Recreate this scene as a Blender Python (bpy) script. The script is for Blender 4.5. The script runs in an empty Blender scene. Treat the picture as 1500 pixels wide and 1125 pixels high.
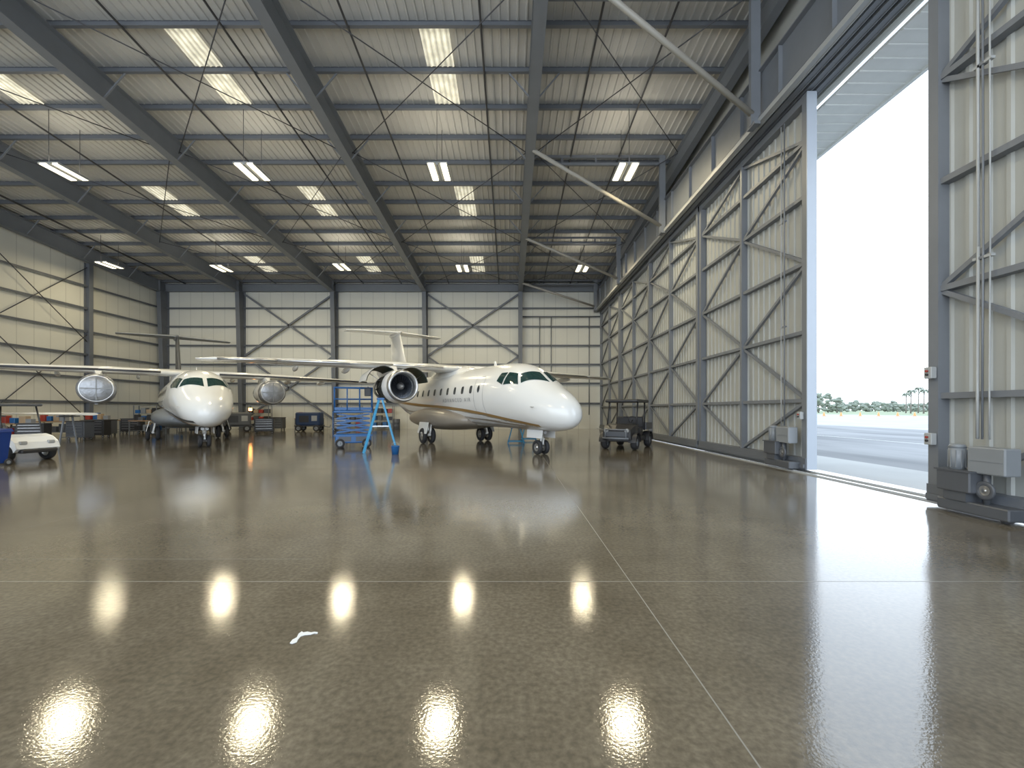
import bpy, math, random
from mathutils import Vector, Matrix
random.seed(7)
S = bpy.context.scene
COL = S.collection
CAMZ = 1.66
pi = math.pi

# ------------------------------------------------------------------ materials
MATS = {}
def mat(name, color, rough=0.5, metal=0.0, var=0.08, scale=3.0, bump=0.0, bscale=40.0, emit=None, estr=0.0, coat=0.0, spec=None):
    if name in MATS: return MATS[name]
    m = bpy.data.materials.new(name); m.use_nodes = True
    nt = m.node_tree; b = nt.nodes["Principled BSDF"]
    tc = nt.nodes.new("ShaderNodeTexCoord")
    n = nt.nodes.new("ShaderNodeTexNoise"); n.inputs["Scale"].default_value = scale; n.inputs["Detail"].default_value = 5
    nt.links.new(tc.outputs["Object"], n.inputs["Vector"])
    mx = nt.nodes.new("ShaderNodeMix"); mx.data_type = 'RGBA'
    c = list(color)
    mx.inputs[6].default_value = (*[max(0, v*(1-var)) for v in c], 1)
    mx.inputs[7].default_value = (*[min(1, v*(1+var)) for v in c], 1)
    nt.links.new(n.outputs["Fac"], mx.inputs[0])
    nt.links.new(mx.outputs[2], b.inputs["Base Color"])
    b.inputs["Roughness"].default_value = rough
    b.inputs["Metallic"].default_value = metal
    if coat: b.inputs["Coat Weight"].default_value = coat; b.inputs["Coat Roughness"].default_value = 0.05
    if spec is not None: b.inputs["Specular IOR Level"].default_value = spec
    if bump:
        n2 = nt.nodes.new("ShaderNodeTexNoise"); n2.inputs["Scale"].default_value = bscale
        nt.links.new(tc.outputs["Object"], n2.inputs["Vector"])
        bp = nt.nodes.new("ShaderNodeBump"); bp.inputs["Strength"].default_value = bump; bp.inputs["Distance"].default_value = 0.02
        nt.links.new(n2.outputs["Fac"], bp.inputs["Height"]); nt.links.new(bp.outputs[0], b.inputs["Normal"])
    if emit:
        b.inputs["Emission Color"].default_value = (*emit, 1); b.inputs["Emission Strength"].default_value = estr
    MATS[name] = m
    return m

def wall_panel_mat(name, color, axis, period):
    m = bpy.data.materials.new(name); m.use_nodes = True
    nt = m.node_tree; b = nt.nodes["Principled BSDF"]
    tc = nt.nodes.new("ShaderNodeTexCoord"); sp = nt.nodes.new("ShaderNodeSeparateXYZ")
    nt.links.new(tc.outputs["Object"], sp.inputs[0])
    md = nt.nodes.new("ShaderNodeMath"); md.operation = 'PINGPONG'; md.inputs[1].default_value = period/2
    nt.links.new(sp.outputs[axis], md.inputs[0])
    lt = nt.nodes.new("ShaderNodeMath"); lt.operation = 'LESS_THAN'; lt.inputs[1].default_value = 0.02
    nt.links.new(md.outputs[0], lt.inputs[0])
    n = nt.nodes.new("ShaderNodeTexNoise"); n.inputs["Scale"].default_value = 0.5; n.inputs["Detail"].default_value = 4
    nt.links.new(tc.outputs["Object"], n.inputs["Vector"])
    mx = nt.nodes.new("ShaderNodeMix"); mx.data_type = 'RGBA'
    mx.inputs[6].default_value = (*[v*0.92 for v in color], 1); mx.inputs[7].default_value = (*[min(1, v*1.06) for v in color], 1)
    nt.links.new(n.outputs["Fac"], mx.inputs[0])
    m2 = nt.nodes.new("ShaderNodeMix"); m2.data_type = 'RGBA'
    nt.links.new(lt.outputs[0], m2.inputs[0]); nt.links.new(mx.outputs[2], m2.inputs[6]); m2.inputs[7].default_value = (*[v*0.7 for v in color], 1)
    nt.links.new(m2.outputs[2], b.inputs["Base Color"]); b.inputs["Roughness"].default_value = 0.55
    return m

STEEL = mat("painted_grey_steel", (0.145, 0.157, 0.175), 0.5, 0.0, 0.12, 2)
STEEL_D = mat("dark_grey_steel", (0.11, 0.12, 0.137), 0.5, 0.0, 0.12, 2)
STEEL_L = mat("light_grey_steel", (0.33, 0.34, 0.34), 0.45, 0.0, 0.1, 2)
PIPE = mat("dark_pipe", (0.03, 0.03, 0.033), 0.5)
DECK = mat("galvanised_roof_deck", (0.47, 0.46, 0.43), 0.5, 0.0, 0.2, 0.6)
SKIN = mat("ribbed_door_sheet", (0.35, 0.355, 0.33), 0.55, 0.0, 0.1, 1.2)
EDGE = mat("pale_aluminium_edge", (0.36, 0.4, 0.46), 0.35, 0.0, 0.04)
WHITE = mat("aircraft_white_paint", (0.76, 0.76, 0.74), 0.18, 0.0, 0.02, 1.0, coat=0.4)
BELLY = mat("tan_grey_paint", (0.27, 0.235, 0.19), 0.3, 0.0, 0.04)
GOLD = mat("gold_stripe_paint", (0.30, 0.18, 0.06), 0.3, 0.0, 0.05)
DARKP = mat("charcoal_stripe_paint", (0.03, 0.032, 0.04), 0.3)
GLASS = mat("tinted_windscreen", (0.012, 0.036, 0.035), 0.04, 0.0, 0.3, 2)
CABWIN = mat("dark_cabin_window", (0.04, 0.045, 0.05), 0.08)
RUBBER = mat("black_rubber", (0.018, 0.018, 0.02), 0.75)
METAL = mat("bare_metal", (0.5, 0.5, 0.5), 0.28, 0.9, 0.1)
FOIL = mat("silver_cover_fabric", (0.26, 0.27, 0.29), 0.32, 0.6, 0.4, 5, bump=0.8, bscale=6)
FAN = mat("fan_blade_metal", (0.08, 0.09, 0.11), 0.35, 0.8, 0.1)
CORE = mat("engine_core_dark", (0.05, 0.06, 0.055), 0.45, 0.5, 0.4, 8, bump=0.8, bscale=12)
COWLIN = mat("cowl_liner_green", (0.02, 0.035, 0.028), 0.5)
BLUE = mat("safety_blue_paint", (0.01, 0.09, 0.27), 0.35, 0.0, 0.06)
BLUEB = mat("deep_blue_plastic", (0.006, 0.03, 0.17), 0.35, 0.0, 0.06)
BLUEL = mat("ladder_light_blue", (0.03, 0.26, 0.5), 0.4)
BLACK = mat("black_plastic", (0.02, 0.02, 0.022), 0.45)
GREY = mat("machine_grey", (0.2, 0.215, 0.23), 0.45)
GREYD = mat("machine_dark_grey", (0.07, 0.075, 0.085), 0.45)
CARTW = mat("cart_white_body", (0.75, 0.76, 0.76), 0.25)
RED = mat("red_paint", (0.3, 0.03, 0.02), 0.4)
ORANGE = mat("orange_plastic", (0.85, 0.25, 0.07), 0.5)
WOOD = mat("worktop_wood", (0.3, 0.18, 0.09), 0.5)
TAN = mat("cardboard_tan", (0.35, 0.25, 0.15), 0.7)
TUBE = mat("fluorescent_tube", (1, 1, 1), 0.5, emit=(1, 0.88, 0.6), estr=3.0)
PAPER = mat("white_scrap", (0.75, 0.76, 0.76), 0.6)

# ------------------------------------------------------------------ mesh builder
class MB:
    def __init__(s): s.v = []; s.f = []; s.m = []; s.sm = []
    def add(s, vs, fs, mi=0, smooth=False):
        o = len(s.v); s.v += [tuple(p) for p in vs]
        for f in fs: s.f.append(tuple(i+o for i in f)); s.m.append(mi); s.sm.append(smooth)
    def box(s, a, b, mi=0, taper=None):
        x0, y0, z0 = a; x1, y1, z1 = b
        vs = [(x0,y0,z0),(x1,y0,z0),(x1,y1,z0),(x0,y1,z0),(x0,y0,z1),(x1,y0,z1),(x1,y1,z1),(x0,y1,z1)]
        s.hexa(vs, mi)
    def hexa(s, vs, mi=0):
        s.add(vs, [(0,3,2,1),(4,5,6,7),(0,1,5,4),(1,2,6,5),(2,3,7,6),(3,0,4,7)], mi)
    def bbox(s, a, b, bev=0.03, mi=0):
        x0,y0,z0=a; x1,y1,z1=b; e=min(bev,(x1-x0)/3,(y1-y0)/3,(z1-z0)/3)
        def ring(z,i):
            return [(x0+e+i,y0+i,z),(x1-e-i,y0+i,z),(x1-i,y0+e+i,z),(x1-i,y1-e-i,z),(x1-e-i,y1-i,z),(x0+e+i,y1-i,z),(x0+i,y1-e-i,z),(x0+i,y0+e+i,z)]
        R=[ring(z0,e*.6),ring(z0+e,0),ring(z1-e,0),ring(z1,e*.6)]
        s.loft(R, True, mi, smooth=False, caps=True)
    def bar(s, p0, p1, w, h, mi=0, up=(0,0,1)):
        p0=Vector(p0); p1=Vector(p1); d=(p1-p0).normalized(); up=Vector(up)
        if abs(d.dot(up))>0.98: up=Vector((0,1,0))
        sd=d.cross(up).normalized()*w/2; u=sd.cross(d).normalized()*h/2
        vs=[p0-sd-u,p0+sd-u,p1+sd-u,p1-sd-u,p0-sd+u,p0+sd+u,p1+sd+u,p1-sd+u]
        s.hexa(vs, mi)
    def ibeam(s, p0, p1, w, h, t=0.03, mi=0, up=(0,0,1), h1=None):
        p0=Vector(p0); p1=Vector(p1); up=Vector(up)
        s.bar(p0,p1,t,h-2*t,mi,up)
        o=up*(h/2-t/2)
        s.bar(p0+o,p1+o,w,t,mi,up); s.bar(p0-o,p1-o,w,t,mi,up)
    def cyl(s, p0, p1, r, r1=None, n=14, mi=0, caps=True, smooth=True):
        if r1 is None: r1=r
        p0=Vector(p0); p1=Vector(p1); d=(p1-p0).normalized()
        a=Vector((0,0,1)) if abs(d.z)<0.9 else Vector((1,0,0))
        u=d.cross(a).normalized(); w=d.cross(u)
        R=[]
        for p,rr in ((p0,r),(p1,r1)):
            R.append([p+(u*math.cos(2*pi*i/n)+w*math.sin(2*pi*i/n))*rr for i in range(n)])
        s.loft(R, True, mi, smooth, caps)
    def tube(s, pts, r, n=8, mi=0):
        for a,b in zip(pts[:-1],pts[1:]): s.cyl(a,b,r,n=n,mi=mi)
    def revolve(s, prof, origin, axis=(1,0,0), n=32, mi=0, smooth=True):
        o=Vector(origin); d=Vector(axis).normalized()
        a=Vector((0,0,1)) if abs(d.z)<0.9 else Vector((1,0,0))
        u=d.cross(a).normalized(); w=d.cross(u)
        R=[[o+d*t+(u*math.cos(2*pi*i/n)+w*math.sin(2*pi*i/n))*r for i in range(n)] for t,r in prof]
        s.loft(R, True, mi, smooth, False)
    def loft(s, rings, closed=True, mi=0, smooth=True, caps=True):
        n=len(rings[0]); vs=[p for r in rings for p in r]; fs=[]
        for j in range(len(rings)-1):
            for i in range(n if closed else n-1):
                k=(i+1)%n; fs.append((j*n+i,j*n+k,(j+1)*n+k,(j+1)*n+i))
        s.add(vs, fs, mi, smooth)
        if caps:
            s.add(rings[0],[tuple(range(n))[::-1]],mi,False); s.add(rings[-1],[tuple(range(n))],mi,False)
    def wheel(s, c, r, w, axis=(0,1,0), mt=0, mh=1):
        a=Vector(axis).normalized(); h=w/2
        prof=[(-h*0.6,r*0.55),(-h,r*0.62),(-h,r*0.86),(-h*0.7,r*0.97),(-h*0.3,r),(h*0.3,r),(h*0.7,r*0.97),(h,r*0.86),(h,r*0.62),(h*0.6,r*0.55)]
        s.revolve(prof,c,a,24,mt)
        s.revolve([(-h*0.6,r*0.55),(-h*0.75,r*0.5),(-h*0.4,r*0.42),(-h*0.55,r*0.15),(-h*0.8,r*0.14),(-h*0.8,0.001)],c,a,20,mh)
        s.revolve([(h*0.6,r*0.55),(h*0.75,r*0.5),(h*0.4,r*0.42),(h*0.55,r*0.15),(h*0.8,r*0.14),(h*0.8,0.001)],c,a,20,mh)
    def build(s, name, mats, parent=None, loc=None, fixn=True):
        me=bpy.data.meshes.new(name); me.from_pydata(s.v,[],s.f); 
        if not isinstance(mats,(list,tuple)): mats=[mats]
        for m in mats: me.materials.append(m)
        for p,mi,sm in zip(me.polygons,s.m,s.sm): p.material_index=mi; p.use_smooth=sm
        if fixn:
            import bmesh
            bm=bmesh.new(); bm.from_mesh(me); bmesh.ops.remove_doubles(bm,verts=bm.verts,dist=0.0004)
            bmesh.ops.recalc_face_normals(bm,faces=bm.faces); bm.to_mesh(me); bm.free()
        me.update()
        o=bpy.data.objects.new(name,me); COL.objects.link(o)
        if parent: o.parent=parent
        if loc is not None: o.location=loc
        return o

def tag(o, label=None, cat=None, group=None, kind=None):
    if label: o["label"]=label
    if cat: o["category"]=cat
    if group: o["group"]=group
    if kind: o["kind"]=kind
    return o
def empty(name, loc, rotz=0.0, sc=1.0):
    e=bpy.data.objects.new(name,None); e.location=loc; e.rotation_euler=(0,0,rotz); e.scale=(sc,sc,sc); e.empty_display_size=0.3; COL.objects.link(e); return e
def box_obj(name,a,b,m,parent=None):
    k=MB(); k.box(a,b); return k.build(name,m,parent)

# ------------------------------------------------------------------ room shell
SL=0.067
def zp(y): return 15.26-SL*y       # purlin underside
def zdeck(y): return zp(y)+0.22
XL,XR,YB,YF=-30.5,8.45,38.3,-7.0

def floor_mat():
    m=bpy.data.materials.new("polished_concrete"); m.use_nodes=True; nt=m.node_tree; b=nt.nodes["Principled BSDF"]; L=nt.links.new
    tc=nt.nodes.new("ShaderNodeTexCoord")
    n1=nt.nodes.new("ShaderNodeTexNoise"); n1.inputs["Scale"].default_value=0.5; n1.inputs["Detail"].default_value=9; n1.inputs["Roughness"].default_value=0.7
    n2=nt.nodes.new("ShaderNodeTexNoise"); n2.inputs["Scale"].default_value=26; n2.inputs["Detail"].default_value=5
    n3=nt.nodes.new("ShaderNodeTexNoise"); n3.inputs["Scale"].default_value=55; n3.inputs["Detail"].default_value=3
    n4=nt.nodes.new("ShaderNodeTexNoise"); n4.inputs["Scale"].default_value=1.2; n4.inputs["Detail"].default_value=8
    for n in (n1,n2,n3,n4): L(tc.outputs["Object"],n.inputs["Vector"])
    r1=nt.nodes.new("ShaderNodeValToRGB"); r1.color_ramp.elements[0].position=0.33; r1.color_ramp.elements[1].position=0.67
    r1.color_ramp.elements[0].color=(0.082,0.066,0.042,1); r1.color_ramp.elements[1].color=(0.162,0.136,0.095,1)
    L(n1.outputs["Fac"],r1.inputs[0])
    r2=nt.nodes.new("ShaderNodeValToRGB"); r2.color_ramp.elements[0].position=0.35; r2.color_ramp.elements[1].position=0.7
    r2.color_ramp.elements[0].color=(0.74,0.74,0.74,1); r2.color_ramp.elements[1].color=(1.3,1.3,1.3,1)
    L(n2.outputs["Fac"],r2.inputs[0])
    mu=nt.nodes.new("ShaderNodeMix"); mu.data_type='RGBA'; mu.blend_type='MULTIPLY'; mu.inputs[0].default_value=1
    L(r1.outputs[0],mu.inputs[6]); L(r2.outputs[0],mu.inputs[7]); L(mu.outputs[2],b.inputs["Base Color"])
    b.inputs["Roughness"].default_value=0.5; b.inputs["Specular IOR Level"].default_value=0.08
    mr2=nt.nodes.new("ShaderNodeMapRange"); mr2.inputs[1].default_value=.3; mr2.inputs[2].default_value=.7; mr2.inputs[3].default_value=0.055; mr2.inputs[4].default_value=0.105
    L(n4.outputs["Fac"],mr2.inputs[0]); L(mr2.outputs[0],b.inputs["Coat Roughness"]); b.inputs["Coat Weight"].default_value=1.0; b.inputs["Coat IOR"].default_value=1.6
    bp=nt.nodes.new("ShaderNodeBump"); bp.inputs["Strength"].default_value=0.055; bp.inputs["Distance"].default_value=0.01
    L(n3.outputs["Fac"],bp.inputs["Height"]); L(bp.outputs[0],b.inputs["Normal"]); L(bp.outputs[0],b.inputs["Coat Normal"])
    return m
FLOORM=floor_mat()
o=box_obj("floor",(XL,YF,-0.3),(XR+0.05,YB,0.0),FLOORM); tag(o,"polished glossy grey-brown concrete hangar floor","floor",kind="structure")
JOINT=mat("joint_sealant_pale",(0.22,0.21,0.18),0.4); JOINTD=mat("joint_sealant_dark",(0.15,0.14,0.115),0.4)
PLINE=mat("painted_line_pale",(0.6,0.6,0.55),0.5)
joints=[((1.16,YF),(1.16,YB-0.2),0.009,JOINT),((XL+.3,4.22),(7.4,4.22),0.008,JOINT),((XL+.3,4.85),(-2.2,4.85),0.005,JOINTD),
        ((XL+.3,12.2),(7.6,12.2),0.010,JOINTD),((XL+.3,20.2),(7.6,20.2),0.010,JOINTD),((-6.8,YF),(-6.8,YB-.2),0.006,JOINTD),((-14.8,YF),(-14.8,YB-.2),0.010,JOINTD),((XL+.3,28.2),(7.6,28.2),0.010,JOINTD)]
for i,(a,b,w,m) in enumerate(joints):
    k=MB()
    if a[0]==b[0]: k.box((a[0]-w/2,a[1],0.0),(a[0]+w/2,b[1],0.0008))
    else: k.box((a[0],a[1]-w/2,0.0),(b[0],a[1]+w/2,0.0008))
    tag(k.build("trim_%d"%(i+1),m),"pale saw-cut joint line in the concrete floor","floor joint",kind="structure")
for i,x in enumerate((7.62,8.0)):
    k=MB(); k.box((x-0.05,YF,0.0),(x+0.05,YB-.1,0.012)); k.box((x-0.008,YF,0.012),(x+0.008,YB-.1,0.03))
    tag(k.build("trim_%d"%(20+i),STEEL_L),"steel sliding door rail set in the floor","door track",kind="structure")

WB=wall_panel_mat("cream_wall_panels_back",(0.60,0.59,0.52),0,1.0)
WL=wall_panel_mat("cream_wall_panels_side",(0.60,0.59,0.52),1,1.0)
o=box_obj("wall_back",(XL-0.2,YB,-0.3),(XR+.25,YB+0.2,zdeck(YB)+0.1),WB); tag(o,"cream insulated metal panel end wall of the hangar","wall",kind="structure")
k=MB(); k.hexa([(XL-.2,YF,-.3),(XL,YF,-.3),(XL,YB,-.3),(XL-.2,YB,-.3),(XL-.2,YF,zdeck(YF)),(XL,YF,zdeck(YF)),(XL,YB,zdeck(YB)),(XL-.2,YB,zdeck(YB))])
tag(k.build("wall_left",WL),"cream insulated metal panel side wall","wall",kind="structure")
k=MB(); k.hexa([(XR,YF,10.2),(XR+.2,YF,10.2),(XR+.2,YB,10.2),(XR,YB,10.2),(XR,YF,zdeck(YF)),(XR+.2,YF,zdeck(YF)),(XR+.2,YB,zdeck(YB)),(XR,YB,zdeck(YB))])
tag(k.build("wall_right",SKIN),"grey metal wall strip above the sliding doors","wall",kind="structure")
prof=[]; x=XL-0.1; 
while x<XR+0.2:
    prof+= [(x,0),(x+0.2,0),(x+0.225,-0.045),(x+0.275,-0.045)]; x+=0.3
prof.append((x,0))
k=MB(); k.loft([[(px,YF,zdeck(YF)+pz) for px,pz in prof],[(px,YB+.1,zdeck(YB+.1)+pz) for px,pz in prof]],False,0,False,False)
tag(k.build("ceiling",DECK,fixn=False),"ribbed galvanised metal roof deck","ceiling",kind="structure")
k=MB(); k.hexa([(XL-.2,YF,zdeck(YF)+.06),(XR+.2,YF,zdeck(YF)+.06),(XR+.2,YB+.2,zdeck(YB+.2)+.06),(XL-.2,YB+.2,zdeck(YB+.2)+.06),
        (XL-.2,YF,zdeck(YF)+.16),(XR+.2,YF,zdeck(YF)+.16),(XR+.2,YB+.2,zdeck(YB+.2)+.16),(XL-.2,YB+.2,zdeck(YB+.2)+.16)])
tag(k.build("ceiling_roof_skin",DECK),"outer metal roof skin","roof",kind="structure")

py=[14.4+1.8*i for i in range(-9,14)]
for y in py:
    k=MB(); z=zp(y)
    k.box((XL+.02,y-0.014,z-.05),(XR-.02,y+0.014,z+0.19)); k.box((XL+.02,y-0.12,z-.065),(XR-.02,y+0.014,z-0.045)); k.box((XL+.02,y-0.014,z+0.16),(XR-.02,y+0.09,z+0.173))
    tag(k.build("roof_purlin",STEEL_D),"grey steel roof purlin under the metal deck","purlin","roof purlins")
RX=[0.9,-7.35,-15.2,-23.3,-30.0]
RD=0.95
for x in RX:
    k=MB(); k.ibeam((x,YF,zp(YF)-RD/2-.07),(x,YB-.9,zp(YB-.9)-RD/2-.07),0.4,RD,0.03)
    r=k.build("roof_rafter",STEEL); tag(r,"deep dark grey steel I-beam roof rafter","rafter","roof rafters")
    for y in py:
        if (py.index(y)%2==0) and y>5 and y<36:
            for sgn in (-1,1):
                if x<-29 and sgn<0: continue
                k=MB(); k.bar((x+sgn*0.16,y,zp(y)-RD+0.0),(x+sgn*0.95,y,zp(y)-0.03),0.05,0.05); k.build("flange_brace",STEEL,r)
k=MB(); k.ibeam((7.95,YF,zp(YF)-.46),(7.95,YB-.2,zp(YB-.2)-.46),0.3,0.8,0.03)
tag(k.build("roof_rafter",STEEL),"dark grey steel end rafter above the door header","rafter","roof rafters")
k=MB(); k.ibeam((XL+.1,YB-.25,12.25),(XR-.1,YB-.25,12.25),0.3,0.65,0.03)
tag(k.build("eave_beam",STEEL),"dark steel eave beam along the wall top","beam")
def column(x,w=0.34,d0=0.45,d1=1.0,top=None):
    top=top or zp(YB-.9)-0.08
    k=MB(); yb=YB-0.02; yf0=yb-d0; yf1=yb-d1; t=0.03
    k.hexa([(x-t/2,yf0,0),(x+t/2,yf0,0),(x+t/2,yb,0),(x-t/2,yb,0),(x-t/2,yf1,top),(x+t/2,yf1,top),(x+t/2,yb,top),(x-t/2,yb,top)])
    k.hexa([(x-w/2,yf0,0),(x+w/2,yf0,0),(x+w/2,yf0+t,0),(x-w/2,yf0+t,0),(x-w/2,yf1,top),(x+w/2,yf1,top),(x+w/2,yf1+t,top),(x-w/2,yf1+t,top)])
    k.box((x-w/2,yb-t,0),(x+w/2,yb,top)); k.box((x-w/2-.05,yf0-.08,0),(x+w/2+.05,yb,0.03))
    return tag(k.build("steel_column",STEEL_D),"tapered dark grey steel column against the cream wall","column","wall columns")
for x in RX: column(x, d1=1.05)
column(8.35,0.2,0.4,0.4,9.9)
for y in (31.4,24.6,17.8,11.0,4.2):
    k=MB(); k.ibeam((XL+0.22,y,0),(XL+0.22,y,zp(y)-.98),0.3,0.4,0.03,up=(1,0,0))
    tag(k.build("steel_column",STEEL_D),"dark grey steel column against the cream side wall","column","wall columns")
GZ=[2.2,3.95,5.6,7.25,8.9,10.5]
for z in GZ:
    k=MB(); k.box((XL+.05,YB-.2,z-0.01),(XR-.4,YB,z+0.01)); k.box((XL+.05,YB-.2,z-0.075),(XR-.4,YB-.188,z+0.075))
    tag(k.build("wall_girt",STEEL_D),"grey steel girt running across the cream wall","girt","wall girts")
    k=MB(); k.box((XL,YF,z-0.01),(XL+.2,YB-.5,z+0.01)); k.box((XL+.188,YF,z-0.075),(XL+.2,YB-.5,z+0.075))
    tag(k.build("wall_girt",STEEL_D),"grey steel girt running along the cream side wall","girt","wall girts")
for (xa,xb) in ((-7.2,0.75),(-23.1,-15.35)):
    for (p,q) in (((xa,6.3),(xb,11.7)),((xb,6.3),(xa,11.7)),((xa,.8),(xb,6.3)),((xb,.8),(xa,6.3))):
        k=MB(); k.bar((p[0],YB-.3,p[1]),(q[0],YB-.3,q[1]),0.15,0.15,up=(0,1,0)); tag(k.build("wall_brace",STEEL_D),"diagonal steel cross brace on the cream wall","brace","wall cross braces")
for (ya,yb) in ((24.8,31.2),(18.0,24.4)):
    for (p,q) in (((ya,1.0),(yb,7.0)),((yb,1.0),(ya,7.0)),((ya,6.5),(yb,11.8)),((yb,6.5),(ya,11.8))):
        k=MB(); k.cyl((XL+.3,p[0],p[1]),(XL+.3,q[0],q[1]),0.03,n=6); tag(k.build("wall_brace",PIPE),"thin diagonal brace rod on the side wall","brace","wall cross braces")
bx=[7.8,0.9,-7.35,-15.2,-23.3]
for i in range(len(bx)-1):
    for (ya,yb) in ((12.0,19.8),(19.8,28.8),(28.8,37.0)):
        for s_ in (0,1):
            a=(bx[i]-.2, ya if s_ else yb); b=(bx[i+1]+.2, yb if s_ else ya); dz=.6+.06*s_
            k=MB(); k.cyl((a[0],a[1],zp(a[1])-dz),(b[0],b[1],zp(b[1])-dz),0.02,n=6)
            tag(k.build("brace_rod",PIPE),"thin dark diagonal brace rod under the roof","brace","roof brace rods")
for x in (-20.3,-12.7,-9.4,-5.3,-0.95,2.9,5.2):
    k=MB(); k.cyl((x,YF,zp(YF)-.13),(x,YB-.3,zp(YB-.3)-.13),0.038,n=8)
    tag(k.build("sprinkler_pipe",PIPE),"thin dark sprinkler pipe hung under the purlins","pipe","sprinkler pipes")
k=MB(); k.cyl((-28.2,0,zp(0)-.13),(-28.2,YB-.3,zp(YB-.3)-.13),0.06,n=8)
tag(k.build("sprinkler_pipe",PIPE),"dark sprinkler main along the side wall top","pipe","sprinkler pipes")

def sky_mat():
    m=bpy.data.materials.new("translucent_skylight_sheet"); m.use_nodes=True; nt=m.node_tree; b=nt.nodes["Principled BSDF"]; L=nt.links.new
    tc=nt.nodes.new("ShaderNodeTexCoord"); sp=nt.nodes.new("ShaderNodeSeparateXYZ"); L(tc.outputs["Object"],sp.inputs[0])
    pp=nt.nodes.new("ShaderNodeMath"); pp.operation='PINGPONG'; pp.inputs[1].default_value=0.1; L(sp.outputs[0],pp.inputs[0])
    n=nt.nodes.new("ShaderNodeTexNoise"); n.inputs["Scale"].default_value=2.5; L(tc.outputs["Object"],n.inputs["Vector"])
    mr=nt.nodes.new("ShaderNodeMapRange"); mr.inputs[2].default_value=0.1; mr.inputs[3].default_value=0.3; mr.inputs[4].default_value=1.05; L(pp.outputs[0],mr.inputs[0])  # emission stripes paint in the shading across the ribs
    mu=nt.nodes.new("ShaderNodeMath"); mu.operation='MULTIPLY'; L(mr.outputs[0],mu.inputs[0])
    mr2=nt.nodes.new("ShaderNodeMapRange"); mr2.inputs[1].default_value=0.3; mr2.inputs[2].default_value=0.7; mr2.inputs[3].default_value=.4; mr2.inputs[4].default_value=1.0; L(n.outputs["Fac"],mr2.inputs[0])
    L(mr2.outputs[0],mu.inputs[1]); L(mu.outputs[0],b.inputs["Emission Strength"]); b.inputs["Emission Color"].default_value=(1,0.93,0.7,1)
    b.inputs["Base Color"].default_value=(0.5,0.49,0.4,1)
    return m
SKYM=sky_mat(); sn=0
for y0 in (14.4,23.4,32.4):
    for xc in (-2.55,-11.1,-19.6):
        for j in (0,1):
            ya=y0+1.8*j+0.08; yb=ya+1.64; sn+=1
            pr=[]; xx=-0.5
            while xx<0.31: pr+=[(xx,0),(xx+.12,0),(xx+.14,-.03),(xx+.18,-.03)]; xx+=0.2
            pr.append((xx,0))
            k=MB(); k.loft([[(a,ya-y0,zdeck(ya)-.07+b-14) for a,b in pr],[(a,yb-y0,zdeck(yb)-.07+b-14) for a,b in pr]],False,0,False,False)
            tag(k.build("window_%d"%sn,SKYM,loc=(xc,y0,14),fixn=False),"translucent ribbed roof skylight panel glowing with daylight","skylight",kind="structure")

def fixture(x,y,h,pw=1.0,L=1.3):
    r=empty("ceiling_light",(x,y,h))
    tag(r,"twin bright fluorescent high-bay light hung from roof","ceiling light","high-bay lights")
    k=MB(); k.box((-.42,-L/2-.04,0.03),(.42,L/2+.04,0.06)); 
    for sx in (-.42,.4): k.box((sx,-L/2-.04,-.02),(sx+.02,L/2+.04,.03))
    k.box((-.05,-L/2,-.03),(.05,L/2,.03))
    k.build("housing",STEEL_L,r)
    for sx in (-.26,.26):
        k=MB(); k.box((sx-.12,-L/2,-.02),(sx+.12,L/2,.03)); k.build("lamp_tube",TUBE,r)
        ld=bpy.data.lights.new("tube_light",'AREA'); ld.shape='RECTANGLE'; ld.size=0.26; ld.size_y=L; ld.energy=155*pw; ld.color=(1,0.86,0.56)
        lo=bpy.data.objects.new("tube_light",ld); COL.objects.link(lo); lo.parent=r; lo.location=(sx,0,-.04)
    for sy in (-L/2,L/2):
        k=MB(); k.cyl((0,sy,.06),(0,sy,zp(y+sy)-h),0.012,n=6); k.build("hanger_rod",PIPE,r)
    ld=bpy.data.lights.new("added_deck_fill",'AREA'); ld.shape='RECTANGLE'; ld.size=0.8; ld.size_y=L; ld.energy=34*pw; ld.color=(1,0.92,0.74)  # added upward fill that brightens the roof deck, not a lamp of the fixture
    lo=bpy.data.objects.new("added_deck_fill",ld); COL.objects.link(lo); lo.parent=r; lo.location=(0,0,.09); lo.rotation_euler=(pi,0,0)
for x in (-18.95,-10.95,-3.0,4.9): fixture(x,18.6,11.76)
for x,y,pw in ((-27.3,29.8,.45),(-20.1,30.5,1),(-11.6,30.2,1),(-3.3,30.5,1),(5.05,30.5,.8)): fixture(x,y,11.5,pw)
for x in (-22,-11,0): fixture(x,4.5,12.0)
fixture(-26.2,19.6,11.76,.4)

# ------------------------------------------------------------------ right side header
k=MB(); k.ibeam((7.5,YF,11.0),(7.5,YB-.1,11.0),0.3,1.4,0.035)
for y in [i*2.0 for i in range(-3,19)]: k.box((7.37,y-.012,10.34),(7.63,y+.012,11.66))
tag(k.build("door_header_girder",STEEL),"long deep dark steel girder above the sliding doors","girder")
for x,z in ((7.42,10.2),(7.68,10.22),(7.95,10.22),(8.22,10.22)):
    k=MB(); k.box((x-.07,YF,z-.06),(x+.07,YB-.1,z+.06)); k.box((x-.09,YF,z-.08),(x-.07,YB-.1,z+.06)); k.box((x+.07,YF,z-.08),(x+.09,YB-.1,z+.06))
    tag(k.build("overhead_door_track",STEEL_L if x<7.5 else STEEL),"steel overhead guide track of the sliding doors","door track","overhead door tracks")
k=MB(); k.box((7.36,YF,10.28),(8.44,YB-.1,10.31)); tag(k.build("trim_30",STEEL_L),"metal soffit plate above the sliding door tracks","soffit",kind="structure")
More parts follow.
